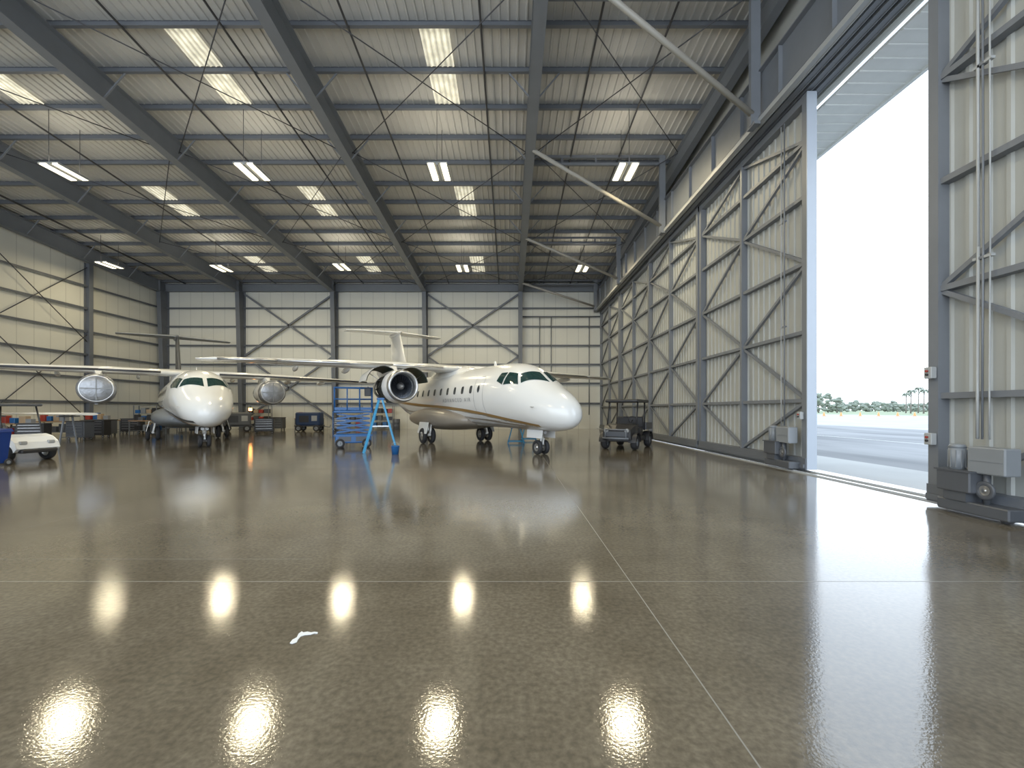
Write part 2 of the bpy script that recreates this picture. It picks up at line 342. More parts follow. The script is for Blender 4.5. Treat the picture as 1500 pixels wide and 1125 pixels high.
for yp_ in (4.6,13.0,20.9,29.3,37.2):
    k=MB(); k.bar((7.28,yp_,10.1),(7.28,yp_,zp(yp_)-.06),0.28,0.14); k.box((7.16,yp_-.2,10.05),(7.34,yp_+.2,10.13))
    tag(k.build("header_post",STEEL),"grey steel post hanging between roof and header girder","post","header posts")
    k=MB(); ys=yp_-1.8; k.cyl((1.0,ys,zp(ys)-RD-.02),(7.2,yp_,10.45),0.085,n=12)
    tag(k.build("diagonal_strut",mat("beige_steel_tube",(0.3,0.28,0.24),0.45)),"long pale steel tube strut from rafter to header","strut","header struts")
    k=MB(); 
    for dz in (0,-.35): k.box((1.1,yp_-.06,zp(yp_)-.18+dz),(7.18,yp_+.06,zp(yp_)-.06+dz))
    for xx in (2.5,4.1,5.7): k.box((xx-.04,yp_-.04,zp(yp_)-.42),(xx+.04,yp_+.04,zp(yp_)-.16))
    tag(k.build("tie_beam",STEEL_D),"dark steel tie beam pair between rafter and header","beam","header tie beams")

# ------------------------------------------------------------------ sliding doors
def door(n,y0,y1,x,top=10.1,edge_lo=False,edge_hi=False,ph=0):
    L=y1-y0
    pr=[]; yy=0.0
    while yy<L-0.3: pr+=[(0,yy),(0,yy+.19),(-.035,yy+.215),(-.035,yy+.275)]; yy+=.3
    pr+=[(0,yy),(0,L)]
    k=MB(); k.loft([[(.10+a,b,.15) for a,b in pr],[(.10+a,b,top) for a,b in pr]],False,0,False,False)
    k.box((.11,0,.15),(.13,L,top))
    r=k.build("door_%d"%n,SKIN,loc=(x,y0,0),fixn=False)
    tag(r,"tall ribbed metal sliding hangar door leaf, grey steel frame","hangar door",kind="structure")
    st=[0.09,L/2,L-.09]
    for s_ in st:
        k=MB(); w=.18 if s_!=L/2 else .1
        k.box((-.13,s_-w/2,.1),(.08,s_+w/2,top)); k.build("stud",STEEL,r)
    zs=[1.9,3.75,5.6,7.4,8.85]
    for z in zs:
        k=MB(); k.box((-.09,.18,z-.05),(.07,L-.18,z+.05)); k.build("girt",STEEL,r)
    k=MB(); k.box((-.12,.0,top-.2),(.08,L,top)); k.build("top_rail",STEEL,r)
    k=MB(); k.box((-.16,.0,.06),(.13,L,.36)); k.box((-.2,.02,.1),(-.16,L-.02,.2)); k.build("bottom_rail",STEEL_D,r)
    zz=[.36]+zs+[top-.2]
    for half in (0,1):
        a=.18 if half==0 else L/2+.05; b=L/2-.05 if half==0 else L-.18
        for i in range(len(zz)-1):
            up=(i+half+ph)%2==0
            p=(-.03,b if up else a,zz[i]+.05); q=(-.03,a if up else b,zz[i+1]-.05)
            k=MB(); k.bar((p[0],p[1],p[2]),(q[0],q[1],q[2]),0.08,0.08,up=(1,0,0)); k.build("diagonal_brace",STEEL,r)
    if edge_lo or edge_hi:
        k=MB(); e=(-.03,0.0) if edge_lo else (L,L+.03)
        k.box((-.13,e[0],.06),(.13,e[1],top)); k.build("edge_plate",EDGE,r)
    return r
yy=11.6
for i in range(4):
    door(i+1,yy,yy+6.58,8.0 if i%2==0 else 7.95,edge_lo=(i==0),ph=0); yy+=6.6
door(5,1.3,7.72,7.52,ph=1,edge_hi=False)
door(6,-5.2,1.25,7.52,ph=1)

def drive(x,y,sc=1.0):
    r=empty("door_drive_unit",(x,y,0),0,sc); tag(r,"grey electric door drive with motor and control boxes","door motor","door drive units")
    k=MB(); k.bbox((-.34,-.75,.06),(.02,.45,.26),.02); k.wheel((-.2,-.6,.12),.12,.1,(1,0,0)); k.build("base_truck",[GREYD,METAL],r)
    k=MB(); k.bbox((-.4,-.2,.42),(-.04,.4,.8),.02,0); k.box((-.42,-.22,.78),(-.02,.42,.81)); k.box((-.36,-.1,.26),(-.08,.3,.42)); k.build("gearbox",GREYD,r)
    k=MB(); k.bbox((-.3,-.66,.78),(-.02,-.06,1.24),.02); k.box((-.31,-.62,1.0),(-.3,-.1,1.01)); k.build("control_box",GREY,r)
    k=MB(); k.cyl((-.22,.18,.81),(-.22,.18,1.2),.12,n=20); k.cyl((-.22,.18,1.2),(-.22,.18,1.26),.13,.1,n=20)
    for i in range(10):
        a=2*pi*i/10; k.box((-.22+.12*math.cos(a)-.008,.18+.12*math.sin(a)-.008,.84),(-.22+.12*math.cos(a)+.008,.18+.12*math.sin(a)+.008,1.16))
    k.build("motor",GREY,r)
    k=MB(); k.cyl((-.2,-.3,.8),(-.2,-.3,.26),.05); k.wheel((-.26,-.32,.5),.16,.05,(1,0,0)); k.build("chain_drive",[GREYD,METAL],r)
drive(7.37,6.85,.88); drive(7.85,12.5,.95)
for j,(yc,z0,z1,rr) in enumerate(((6.85,1.2,9.8,.022),(6.78,1.2,9.8,.015),(6.68,1.2,9.8,.012),(12.45,1.2,9.8,.02),(12.6,1.2,9.8,.014))):
    xx=7.33 if yc<8 else 7.82
    k=MB(); k.tube([(xx,yc,z0),(xx+.0,yc,z0+1),(xx-.02,yc-.03,z0+3),(xx,yc,z1)],rr,8); k.box((xx-.03,yc-.05,4.0),(xx+.04,yc+.05,4.04)); k.box((xx-.03,yc-.05,7.0),(xx+.04,yc+.05,7.04))
    tag(k.build("conduit",STEEL_L if j%2==0 else STEEL),"thin vertical electrical conduit on the door frame","conduit","door conduits")
for (x,y,z) in ((7.34,7.62,1.15),(7.34,7.62,2.3),(7.82,11.75,1.5)):
    k=MB(); k.bbox((x-.06,y-.07,z-.1),(x+.04,y+.07,z+.1),.01); k.cyl((x-.06,y,z+.03),(x-.09,y,z+.03),.02,mi=1); k.cyl((x-.06,y,z-.03),(x-.09,y,z-.03),.02,mi=2)
    tag(k.build("switch_box",[STEEL_L,RED,BLACK]),"small grey push-button switch box on the door frame","switch box","door switch boxes")

# ------------------------------------------------------------------ outside
SOFF=mat("white_soffit_panels",(0.66,0.67,0.655),0.5)
k=MB(); k.box((XR+.2,-6,10.05),(10.15,YB,10.12))
for i in range(110): k.box((XR+.2,-6+i*.4,10.02),(10.15,-6+i*.4+.05,10.05))
k.box((10.15,-6,9.98),(10.25,YB,10.7))
tag(k.build("canopy",SOFF),"white ribbed canopy soffit outside the doorway","canopy")
def ground_mat(name,c1,c2,sc,rough=.8,streak=False):
    m=bpy.data.materials.new(name); m.use_nodes=True; nt=m.node_tree; b=nt.nodes["Principled BSDF"]; L=nt.links.new
    tc=nt.nodes.new("ShaderNodeTexCoord"); mp=nt.nodes.new("ShaderNodeMapping"); L(tc.outputs["Object"],mp.inputs[0])
    if streak: mp.inputs["Scale"].default_value=(1,0.15,1)
    n=nt.nodes.new("ShaderNodeTexNoise"); n.inputs["Scale"].default_value=sc; n.inputs["Detail"].default_value=8; L(mp.outputs[0],n.inputs["Vector"])
    r=nt.nodes.new("ShaderNodeValToRGB"); r.color_ramp.elements[0].position=.35; r.color_ramp.elements[1].position=.65
    r.color_ramp.elements[0].color=(*c1,1); r.color_ramp.elements[1].color=(*c2,1); L(n.outputs["Fac"],r.inputs[0]); L(r.outputs[0],b.inputs["Base Color"]); b.inputs["Roughness"].default_value=rough
    return m
CONC=ground_mat("apron_concrete",(.25,.25,.24),(.31,.31,.295),.3)
ASPH=ground_mat("worn_asphalt",(.08,.084,.088),(.18,.182,.184),.6,streak=True)
GRASS=ground_mat("grass",(.13,.16,.08),(.18,.22,.12),.05)
for nm,a,b,m,lb,ct in (("concrete_apron",(8.5,-60,-.3),(11.2,200,-.01),CONC,"pale concrete strip outside the hangar doorway","pavement"),
    ("asphalt_taxiway",(11.2,-60,-.3),(34,400,-.015),ASPH,"worn grey asphalt with faint tyre streaks","pavement"),
    ("concrete_ramp",(34,-60,-.3),(112,700,-.012),CONC,"pale concrete aircraft ramp","pavement"),
    ("grass_field",(112,-100,-.3),(900,1200,-.01),GRASS,"flat green airfield grass","grass")):
    tag(box_obj(nm,a,b,m),lb,ct,kind="structure")
k=MB(); k.box((20,-50,-.015),(20.1,300,-.005)); tag(k.build("painted_line",PLINE),"pale painted line on the asphalt","painted line")
LEAF_HAZE=mat("hazed_tree_leaves",(.18,.205,.165),.9,0,.45,.6); TRUNK=mat("tree_trunk",(.2,.18,.16),.9)  # leaf colour lightened and greyed, distance haze painted in
def tree(x,y,h,w):
    r=empty("tree",(x,y,-.02)); tag(r,"bushy green tree at the far edge of the airfield","tree","distant trees")
    k=MB(); k.cyl((0,0,0),(0,0,h*.5),.35,.2,8)
    for a in range(4): k.cyl((0,0,h*.3),(w*.25*math.cos(a*1.6),w*.25*math.sin(a*1.6),h*.6),.15,.07,6)
    k.build("trunk",TRUNK,r)
    k=MB()
    for i in range(34):
        a=random.uniform(0,2*pi); zz=random.uniform(.12,.93); q=random.uniform(0,.42)*w*math.sin(pi*min(1,zz*.8+.15)); cz=h*zz; rr=random.uniform(.07,.15)*w
        c=(q*math.cos(a),q*math.sin(a),cz)
        R=[]
        for j in range(6):
            ph=pi*j/5; R.append([(c[0]+rr*math.sin(ph)*math.cos(t*2*pi/7)*random.uniform(.7,1.3),c[1]+rr*math.sin(ph)*math.sin(t*2*pi/7)*random.uniform(.7,1.3),c[2]-rr*.8*math.cos(ph)) for t in range(7)])
        k.loft(R,True,0,False,False)
    k.build("foliage",LEAF_HAZE,r)
def palm(x,y,h):
    r=empty("palm_tree",(x,y,-.02)); tag(r,"tall thin palm tree beyond the airfield grass","palm tree","distant palms")
    k=MB(); k.cyl((0,0,0),(.3,0,h),.3,.18,8); k.build("trunk",TRUNK,r)
    k=MB()
    for i in range(14):
        a=i*2*pi/14; R=[]
        for j in range(6):
            t=j/5; d=t*2.1; z=h+1.1*math.sin(t*2.6)-t*t*1.6+ (0.9 if i%2 else 0)*t; wd=.42*math.sin(pi*min(1,t*.85+.12))
            cx=.3+d*math.cos(a); cy=d*math.sin(a); R.append([(cx-wd*math.sin(a),cy+wd*math.cos(a),z-.2),(cx,cy,z),(cx+wd*math.sin(a),cy-wd*math.cos(a),z-.2)])
        k.loft(R,False,0,False,False)
    k.build("fronds",LEAF_HAZE,r,fixn=False)
def at(px,Y): return (px-747)/640*Y
for px,Y,h,w in ((1199,225,11.0,9),(1213,242,12,10),(1226,222,9,8),(1240,330,7.5,12),(1253,352,9.5,12),(1268,335,7,13),(1282,360,9.5,13),(1296,340,6.5,12),(1309,360,9,12),(1323,334,6,12),(1336,350,7,12),(1350,330,6.5,12),(1364,352,9,12)):
    tree(at(px,Y),Y,h*random.uniform(.9,1.05),w)
for px,Y,h in ((1334,190,9.2),(1345,208,11.3),(1353,180,9.0),(1327,204,8.3)): palm(at(px,Y),Y,h)
for px in (1207,1232,1260,1287,1315,1340):
    Y=112; k=MB(); k.bbox((-.4,-.4,0),(.4,.4,.08),.03); k.revolve([(0.08,.28),(.5,.2),(1.0,.08),(1.0,.001)],(0,0,0),(0,0,1),14)
    tag(k.build("marker_cone",ORANGE,loc=(at(px,Y),Y,-.012)),"orange marker cone on the ramp","cone","ramp marker cones")

# ------------------------------------------------------------------ aircraft
def mono(xs,ys):
    n=len(xs); d=[(ys[i+1]-ys[i])/(xs[i+1]-xs[i]) for i in range(n-1)]
    m=[d[0]]+[0 if d[i-1]*d[i]<=0 else 2*d[i-1]*d[i]/(d[i-1]+d[i]) for i in range(1,n-1)]+[d[-1]]
    def f(x):
        if x<=xs[0]: return ys[0]
        if x>=xs[-1]: return ys[-1]
        i=0
        while x>xs[i+1]: i+=1
        h=xs[i+1]-xs[i]; t=(x-xs[i])/h
        return (2*t**3-3*t*t+1)*ys[i]+(t**3-2*t*t+t)*h*m[i]+(-2*t**3+3*t*t)*ys[i+1]+(t**3-t*t)*h*m[i+1]
    return f
ST=[(0,0.0,1.48,1.48),(.06,.25,1.72,1.25),(.25,.48,1.97,1.06),(.6,.71,2.23,.94),(1.1,.91,2.5,.89),(1.5,1.01,2.73,.88),(1.9,1.08,3.0,.88),(2.4,1.15,3.27,.88),(3.0,1.21,3.45,.89),(3.5,1.23,3.51,.9),(4.2,1.25,3.55,.91),(5,1.26,3.56,.91),(9,1.26,3.56,.91),(13.5,1.25,3.54,1.0),(15,1.15,3.52,1.25),(16.8,.88,3.47,1.72),(18.6,.56,3.38,2.2),(20.2,.26,3.25,2.65),(20.9,.05,3.12,2.95)]
us=[math.sqrt(a[0]) for a in ST]
fh=mono(us,[a[1] for a in ST]); ft=mono(us,[a[2] for a in ST]); fb=mono(us,[a[3] for a in ST])
def fus(s,th,off=0.0):
    u=math.sqrt(max(s,0)); hw=fh(u); t=ft(u); b=fb(u); zc=(t+b)/2; hz=(t-b)/2
    return (-s,-(hw+off)*math.sin(th),zc+(hz+off)*math.cos(th))
def th_z(s,z):
    u=math.sqrt(s); t=ft(u); b=fb(u); zc=(t+b)/2; hz=(t-b)/2
    return math.acos(max(-1,min(1,(z-zc)/hz)))
def patch(k,corners,off=.012,n=8,mi=0,sgn=1):
    R=[]
    for j in range(n+1):
        v=j/n; row=[]
        for i in range(n+1):
            u=i/n
            s=(1-u)*(1-v)*corners[0][0]+u*(1-v)*corners[1][0]+u*v*corners[2][0]+(1-u)*v*corners[3][0]
            t=(1-u)*(1-v)*corners[0][1]+u*(1-v)*corners[1][1]+u*v*corners[2][1]+(1-u)*v*corners[3][1]
            row.append(fus(s,sgn*math.radians(t),off))
        R.append(row)
    k.loft(R,False,mi,True,False)
def band(k,s0,s1,zl,zu,off,sgn,mi=0,n=60,m=4):
    R=[]
    for j in range(n+1):
        s=s0+(s1-s0)*j/n; a=math.pi if zl is None else th_z(s,zl(s)); b=th_z(s,zu(s)); R.append([fus(s,sgn*(a+(b-a)*i/m),off) for i in range(m+1)])
    k.loft(R,False,mi,True,False)
def airfoil(n=12):
    up=[];lo=[]
    for i in range(n+1):
        x=.5*(1-math.cos(pi*i/n)); y=5*(.2969*math.sqrt(x)-.126*x-.3516*x*x+.2843*x**3-.1015*x**4)
        up.append((x,y*1.1)); lo.append((x,-y*.75))
    return up+lo[::-1][1:-1]
AF=airfoil()
def wingloft(k,secs,mi=0,vertical=False):
    R=[]
    for (p,le,ch,z,t) in secs:
        if vertical: R.append([(-(le+a*ch),b*t*ch*.9,p) for a,b in AF])
        else: R.append([(-(le+a*ch),p,z+b*t*ch) for a,b in AF])
    k.loft(R,True,mi,True,True)

def aircraft(nose,d,style):
    rot=math.atan2(d[1],d[0])
    r=empty("aircraft",(nose[0],nose[1],0),rot)
    k=MB(); R=[]; N=90
    for j in range(N+1):
        s=20.9*(j/N)**1.6 if j else 0.0004
        R.append([fus(s,2*pi*i/48) for i in range(48)])
    k.loft(R,True,0,True,True); fz=k.build("fuselage",WHITE,r)
    k=MB(); R=[]
    for j in range(31):
        t=j/30; s=6.3+t*7.2; e=math.sin(pi*t)**.55 if 0<t<1 else 0
        hw=.9+.78*e; top=1.35+.5*e; bot=1.0-.38*e; zc=(top+bot)/2; hz=(top-bot)/2
        R.append([(-s,hw*math.copysign(abs(math.sin(a))**.8,math.sin(a)),zc+hz*math.copysign(abs(math.cos(a))**.8,math.cos(a))) for a in [2*pi*i/32 for i in range(32)]])
    k.loft(R,True,0,True,True); k.build("belly_fairing",BELLY if style==0 else GREY,r)
    k=MB(); R=[]
    for j in range(21):
        t=j/20; s=6.6+t*6; e=math.sin(pi*t)**.6 if 0<t<1 else .02
        R.append([(-s,.85*e*math.sin(a),3.25+.66*e*math.cos(a)) for a in [2*pi*i/24 for i in range(24)]])
    k.loft(R,True,0,True,True); k.build("wing_fairing",WHITE,r)
    for sg in (1,-1):
        k=MB(); wingloft(k,[(0,8.05,2.6,3.64,.16),(sg*3.7,8.05,2.5,3.64,.16),(sg*8.2,8.55,1.65,3.62,.15),(sg*10.3,8.85,1.25,3.6,.14),(sg*10.9,9.25,.7,3.61,.1)])
        w=k.build("wing",WHITE,r)
        k=MB()
        pts=[(sg*1.3,8.05,2.6),(sg*3.7,8.05,2.5),(sg*8.2,8.55,1.65),(sg*10.2,8.85,1.25)]
        zb_=(3.645,3.645,3.625,3.605)
        for q_,(a,b) in enumerate(zip(pts[:-1],pts[1:])): k.cyl((-a[1]-.01,a[0],zb_[q_]),(-b[1]-.01,b[0],zb_[q_+1]),.06,.05,n=8)
        k.build("leading_edge_boot",METAL if style==0 else DARKP,w)
        for yy_ in (2.2,5.3,7.4):
            k=MB(); R=[]
            for j in range(9):
                t=j/8; e=max(.03,math.sin(pi*t)**.7); R.append([(-(9.1+1.9*t),sg*yy_+.09*e*math.sin(a),3.46+.13*e*math.cos(a)) for a in [2*pi*i/10 for i in range(10)]])
            k.loft(R,True,0,True,True); k.build("flap_fairing",WHITE,w)
    k=MB(); wingloft(k,[(3.2,15.0,5.2,0,.05),(3.75,16.3,4.0,0,.08),(4.4,17.0,3.3,0,.11),(6.9,18.5,2.2,0,.11)],0,True)
    k.build("tail_fin",WHITE if style==0 else GREYD,r)  # second jet's fin coloured dark to paint in its shaded, edge-on look
    k=MB(); wingloft(k,[(-3.4,19.35,.9,7.0,.1),(-3.0,19.15,1.1,7.0,.11),(0,18.5,1.8,7.0,.12),(3.0,19.15,1.1,7.0,.11),(3.4,19.35,.9,7.0,.1)])
    R=[]
    for j in range(13):
        t=j/12; e=max(.02,math.sin(pi*t)**.6); R.append([(-(18.1+2.9*t),.2*e*math.sin(a),7.0+.2*e*math.cos(a)) for a in [2*pi*i/12 for i in range(12)]])
    k.loft(R,True,0,True,True); k.build("tailplane",WHITE if style==0 else GREY,r)
    for sg in (1,-1):
        k=MB(); patch(k,[(1.36,4),(2.0,54),(2.28,38),(1.96,4)],.012,10,0,sg); k.build("windscreen",GLASS,r)
        k=MB(); patch(k,[(2.08,59),(2.85,70),(2.85,44),(2.4,40)],.012,8,0,sg); k.build("cockpit_side_window",GLASS,r)
        k=MB(); patch(k,[(2.92,70),(3.35,65),(3.28,48),(2.92,45)],.012,6,0,sg); k.build("cockpit_side_window",GLASS,r)
        for i in range(11):
            s=5.3+i*.79
            k=MB(); pts=[]
            for q in range(20):
                a=2*pi*q/20; ss=s+.115*math.copysign(abs(math.cos(a))**.6,math.cos(a)); zz=2.5+.165*math.copysign(abs(math.sin(a))**.6,math.sin(a))
                pts.append(fus(ss,sg*th_z(ss,zz),.012))
            k.add(pts,[tuple(range(20))]); k.build("cabin_window",CABWIN,r)
        k=MB()
        def edge(a,b,w=.018):
            n=10; R=[]
            for j in range(n+1):
                t=j/n; s=a[0]+(b[0]-a[0])*t; z=a[1]+(b[1]-a[1])*t
                if abs(a[0]-b[0])<.01: R.append([fus(s-w/2,sg*th_z(s,z),.008),fus(s+w/2,sg*th_z(s,z),.008)])
                else: R.append([fus(s,sg*th_z(s,z-w/2),.008),fus(s,sg*th_z(s,z+w/2),.008)])
            k.loft(R,False,0,False,False)
        sd=4.25
        for a,b in (((sd,1.45),(sd,2.9)),((sd+.75,1.45),(sd+.75,2.9)),((sd,1.45),(sd+.75,1.45)),((sd+.1,3.0),(sd+.65,3.0)),((sd,2.9),(sd+.1,3.0)),((sd+.75,2.9),(sd+.65,3.0))): edge(a,b)
        k.build("door_outline",GREY,r)
        k=MB(); pts=[]
        for q in range(20):
            a=2*pi*q/20; ss=sd+.37+.1*math.cos(a); zz=2.5+.15*math.sin(a); pts.append(fus(ss,sg*th_z(ss,zz),.012))
        k.add(pts,[tuple(range(20))]); k.build("door_window",CABWIN,r)
        if style==0:
            zs=mono([.8,3,5,8,12,16,19],[1.0,1.26,1.48,1.7,1.88,2.16,2.7])
            k=MB(); band(k,1.4,19,None,zs,.004,sg); k.build("belly_paint",BELLY,r)
            k=MB(); band(k,1.2,19.2,lambda s:zs(s)-.0,lambda s:zs(s)+.08+.04*min(1,s/6),.008,sg); k.build("gold_stripe",GOLD,r)
        else:
            zs=mono([.4,2,4,8,12,16,19],[1.12,1.24,1.42,1.62,1.82,2.2,2.8])
            k=MB(); band(k,.5,19,lambda s:zs(s)-.03,lambda s:zs(s)+.07,.008,sg); k.build("dark_stripe",DARKP,r)
            k=MB(); band(k,.6,19,lambda s:max(.93,zs(s)-.15),lambda s:max(.98,zs(s)-.09),.008,sg); k.build("gold_stripe",GOLD,r)
            k=MB(); band(k,.7,19,None,lambda s:max(.97,zs(s)-.17),.004,sg); k.build("belly_paint",GREYD,r)
    if style==0:
        for sg in (1,-1):
            cu=bpy.data.curves.new("t",'FONT'); cu.body="ADVANCED AIR"; cu.size=.24; cu.space_character=1.55; cu.align_x='CENTER'; cu.resolution_u=2
            to=bpy.data.objects.new("t",cu); COL.objects.link(to); bpy.context.view_layer.update()
            me=bpy.data.meshes.new_from_object(to); bpy.data.objects.remove(to)
            W=max(v.co.x for v in me.vertices)-min(v.co.x for v in me.vertices); f=2.9/W
            for v in me.vertices:
                s=6.75-sg*v.co.x*f; z=2.0+v.co.y
                v.co=fus(s,sg*th_z(s,z),.012)
            me.materials.append(GREY); lo=bpy.data.objects.new("lettering",me); COL.objects.link(lo); lo.parent=r
            lo["label"]="spaced grey capital lettering reading ADVANCED AIR"
    for sg in (1,-1):
        yc=sg*3.7; zc=2.64; s0=6.55
        e=bpy.data.objects.new("engine",None); COL.objects.link(e); e.parent=r; e.location=(-s0,yc,zc)
        k=MB(); k.revolve([(-.5,.5),(-.25,.51),(-.08,.52),(-.01,.55),(.02,.585),(0,.62),(-.08,.655),(-.3,.69),(-.75,.71)],(0,0,0),(1,0,0),40)
        k.build("inlet_cowl",WHITE,e)
        k=MB(); k.revolve([(-.35,.503),(-.15,.511),(-.06,.524),(-.01,.547),(.026,.587),(.004,.626),(-.07,.66),(-.16,.675)],(0,0,0),(1,0,0),40); k.build("inlet_lip",METAL,e)
        if style==0:
            k=MB(); k.revolve([(-.7,.60),(-1.1,.56),(-1.6,.56),(-2.0,.5),(-2.5,.46)],(0,0,0),(1,0,0),28)
            for i in range(9):
                a=i*2*pi/9; k.cyl((-.75,.59*math.cos(a),.59*math.sin(a)),(-2.3,.53*math.cos(a+.5),.53*math.sin(a+.5)),.03,n=6)
            k.bbox((-1.6,-.3,-.68),(-1.0,.3,-.5),.05); k.build("engine_core",CORE,e)
        else:
            k=MB(); k.revolve([(-.74,.71),(-1.3,.71),(-1.9,.66),(-2.5,.56)],(0,0,0),(1,0,0),36); k.build("cowl",WHITE,e)
        k=MB(); k.revolve([(-2.3,.58),(-2.7,.54),(-3.1,.45),(-3.35,.38),(-3.35,.34),(-3.0,.36)],(0,0,0),(1,0,0),32); k.revolve([(-3.0,.2),(-3.5,.1),(-3.8,.01)],(0,0,0),(1,0,0),20); k.build("exhaust_nozzle",METAL if style==0 else WHITE,e)
        if style==0:
            k=MB(); k.revolve([(-.12,.001),(-.16,.05),(-.28,.12),(-.42,.17)],(0,0,0),(1,0,0),20,1)
            for i in range(24):
                a=i*2*pi/24; R=[]
                for j in range(5):
                    rr=.15+.35*j/4; tw=.5+.6*j/4; h=.045+.035*j/4
                    c=Vector((-.4,rr*math.cos(a),rr*math.sin(a))); t=Vector((0,-math.sin(a),math.cos(a)))
                    dv=Vector((math.cos(tw),0,0))*h+t*math.sin(tw)*h; R.append([c-dv,c+dv])
                k.loft(R,False,0,False,False)
            k.revolve([(-.5,.505),(-.5,.001)],(0,0,0),(1,0,0),24,2); k.build("fan",[FAN,METAL,BLACK],e,fixn=False)
            for q in (1,-1):
                Rr=.74; a0=math.radians(14); hy=Rr*math.sin(a0); hz=Rr*math.cos(a0); ro=math.radians(50)
                for nm,off,m in (("cowl_door",0,WHITE),("cowl_door_liner",-.03,COWLIN)):
                    R=[]
                    for xs in (-.72,-1.5,-2.3):
                        row=[]
                        for j in range(13):
                            a=a0+math.radians(118)*j/12; rr=(Rr-(.06 if xs<-2 else 0))+off; y=rr*math.sin(a)-hy; z=rr*math.cos(a)-hz
                            y2=y*math.cos(ro)-z*math.sin(ro); z2=y*math.sin(ro)+z*math.cos(ro)
                            row.append((xs,q*(hy+y2),hz+z2))
                        R.append(row)
                    k=MB(); k.loft(R,False,0,True,False); k.build(nm,m,e,fixn=False)
                k=MB(); k.cyl((-1.0,q*.5,.1),(-1.0,q*1.15,.55),.015,n=6); k.build("stay_rod",METAL,e)
        else:
            k=MB(); k.revolve([(.09,.001),(.09,.2),(.07,.4),(.03,.56),(-.02,.66),(-.12,.70),(-.3,.72),(-.32,.70)],(0,0,0),(1,0,0),36)
            k.build("inlet_cover",FOIL,e)
            k=MB(); k.box((-.2,-.06,-.74),(.11,.06,-.7)); k.box((.095,-.02,-.55),(.105,.02,.55)); k.box((.095,-.55,-.02),(.105,.55,.02)); k.build("cover_strap",GREY,e)
        k=MB(); R=[]
        for (xx,zt,zb,w) in ((-.95,.66,.6,.04),(-1.4,.94,.5,.13),(-2.4,1.02,.45,.15),(-3.2,.92,.5,.12),(-4.0,.87,.75,.03)):
            R.append([(xx,-w,zb),(xx,w,zb),(xx,w,zt),(xx,-w,zt)])
        k.loft(R,True,0,False,True); k.build("pylon",WHITE,e)
    g=bpy.data.objects.new("nose_gear",None); COL.objects.link(g); g.parent=r; g.location=(-2.0,0,0)
    k=MB(); k.cyl((0,0,.27),(0,0,.75),.05,mi=0); k.cyl((0,0,.6),(-.05,0,1.1),.085,mi=1); k.cyl((0,-.17,.27),(0,.17,.27),.04,mi=0)
    k.bar((.12,0,.38),(.16,0,.58),.08,.03,1); k.bar((.0,0,.32),(.12,0,.4),.08,.03,1); k.bar((.16,0,.58),(0,0,.72),.08,.03,1); k.cyl((.06,0,.8),(.45,0,1.1),.03,mi=1)
    k.cyl((.1,-.08,.82),(.16,-.08,.82),.07,mi=0); k.cyl((.1,.08,.82),(.16,.08,.82),.07,mi=0)
    k.build("strut",[METAL,WHITE],g)
    for q in (.16,-.16):
        k=MB(); k.wheel((0,q,.27),.27,.15); k.build("wheel",[RUBBER,METAL],g)
    for q in (.3,-.3):
        k=MB(); k.hexa([(-.5,q,.62),(.45,q,.62),(.45,q+.02,.62),(-.5,q+.02,.62),(-.5,q*.9,1.02),(.5,q*.9,1.02),(.5,q*.9+.02,1.02),(-.5,q*.9+.02,1.02)]); k.build("gear_door",WHITE,g)
    for sg in (1,-1):
        g=bpy.data.objects.new("main_gear",None); COL.objects.link(g); g.parent=r; g.location=(-9.3,sg*1.6,0)
        k=MB(); k.cyl((0,0,.38),(0,-sg*.1,1.0),.09,mi=0); k.cyl((0,-.26,.38),(0,.26,.38),.06,mi=0); k.cyl((-.1,0,.5),(-.6,-sg*.3,1.0),.05,mi=1); k.cyl((.35,0,.45),(0,0,.38),.06,mi=1); k.cyl((.35,0,.45),(.25,-sg*.1,.95),.05,mi=1)
        k.build("strut",[METAL,WHITE],g)
        for q in (.22,-.22):
            k=MB(); k.wheel((0,q,.38),.38,.2); k.build("wheel",[RUBBER,METAL],g)
        k=MB(); k.hexa([(-.6,sg*.28,.5),(.6,sg*.28,.5),(.6,sg*.3,.5),(-.6,sg*.3,.5),(-.6,sg*.15,1.05),(.6,sg*.15,1.05),(.6,sg*.17,1.05),(-.6,sg*.17,1.05)]); k.build("gear_door",WHITE,g)
    for s,h in ((5.2,.22),(14.2,.25)): 
        k=MB()
        k.hexa([(-s,-.01,3.5),(-s-.25,-.01,3.5),(-s-.25,.01,3.5),(-s,.01,3.5),(-s-.15,-.01,3.55+h),(-s-.28,-.01,3.55+h),(-s-.28,.01,3.55+h),(-s-.15,.01,3.55+h)])
        k.build("antenna",WHITE,r)
    for sg in (1,-1):
        k=MB(); p=fus(1.2,sg*math.radians(88)); k.cyl(p,(p[0],p[1]*1.1,p[2]),.015,n=6); k.cyl((p[0],p[1]*1.1,p[2]),(p[0]+.2,p[1]*1.1,p[2]),.012,n=6); k.build("pitot_probe",METAL,r)
    return r
def norm(a,b): l=math.hypot(a,b); return (a/l,b/l)
d1=norm(.53,-.848)
A=aircraft((1.15+2*d1[0],16.2+2*d1[1]),d1,0); tag(A,"white twin-jet high-wing aircraft with gold stripe, engine cowls open","aircraft")
d2=norm(.65,-.76)
B=aircraft((-13.5+2*d2[0],19.3+2*d2[1]),d2,1); tag(B,"white twin-jet high-wing aircraft with dark stripe and covered engines","aircraft")

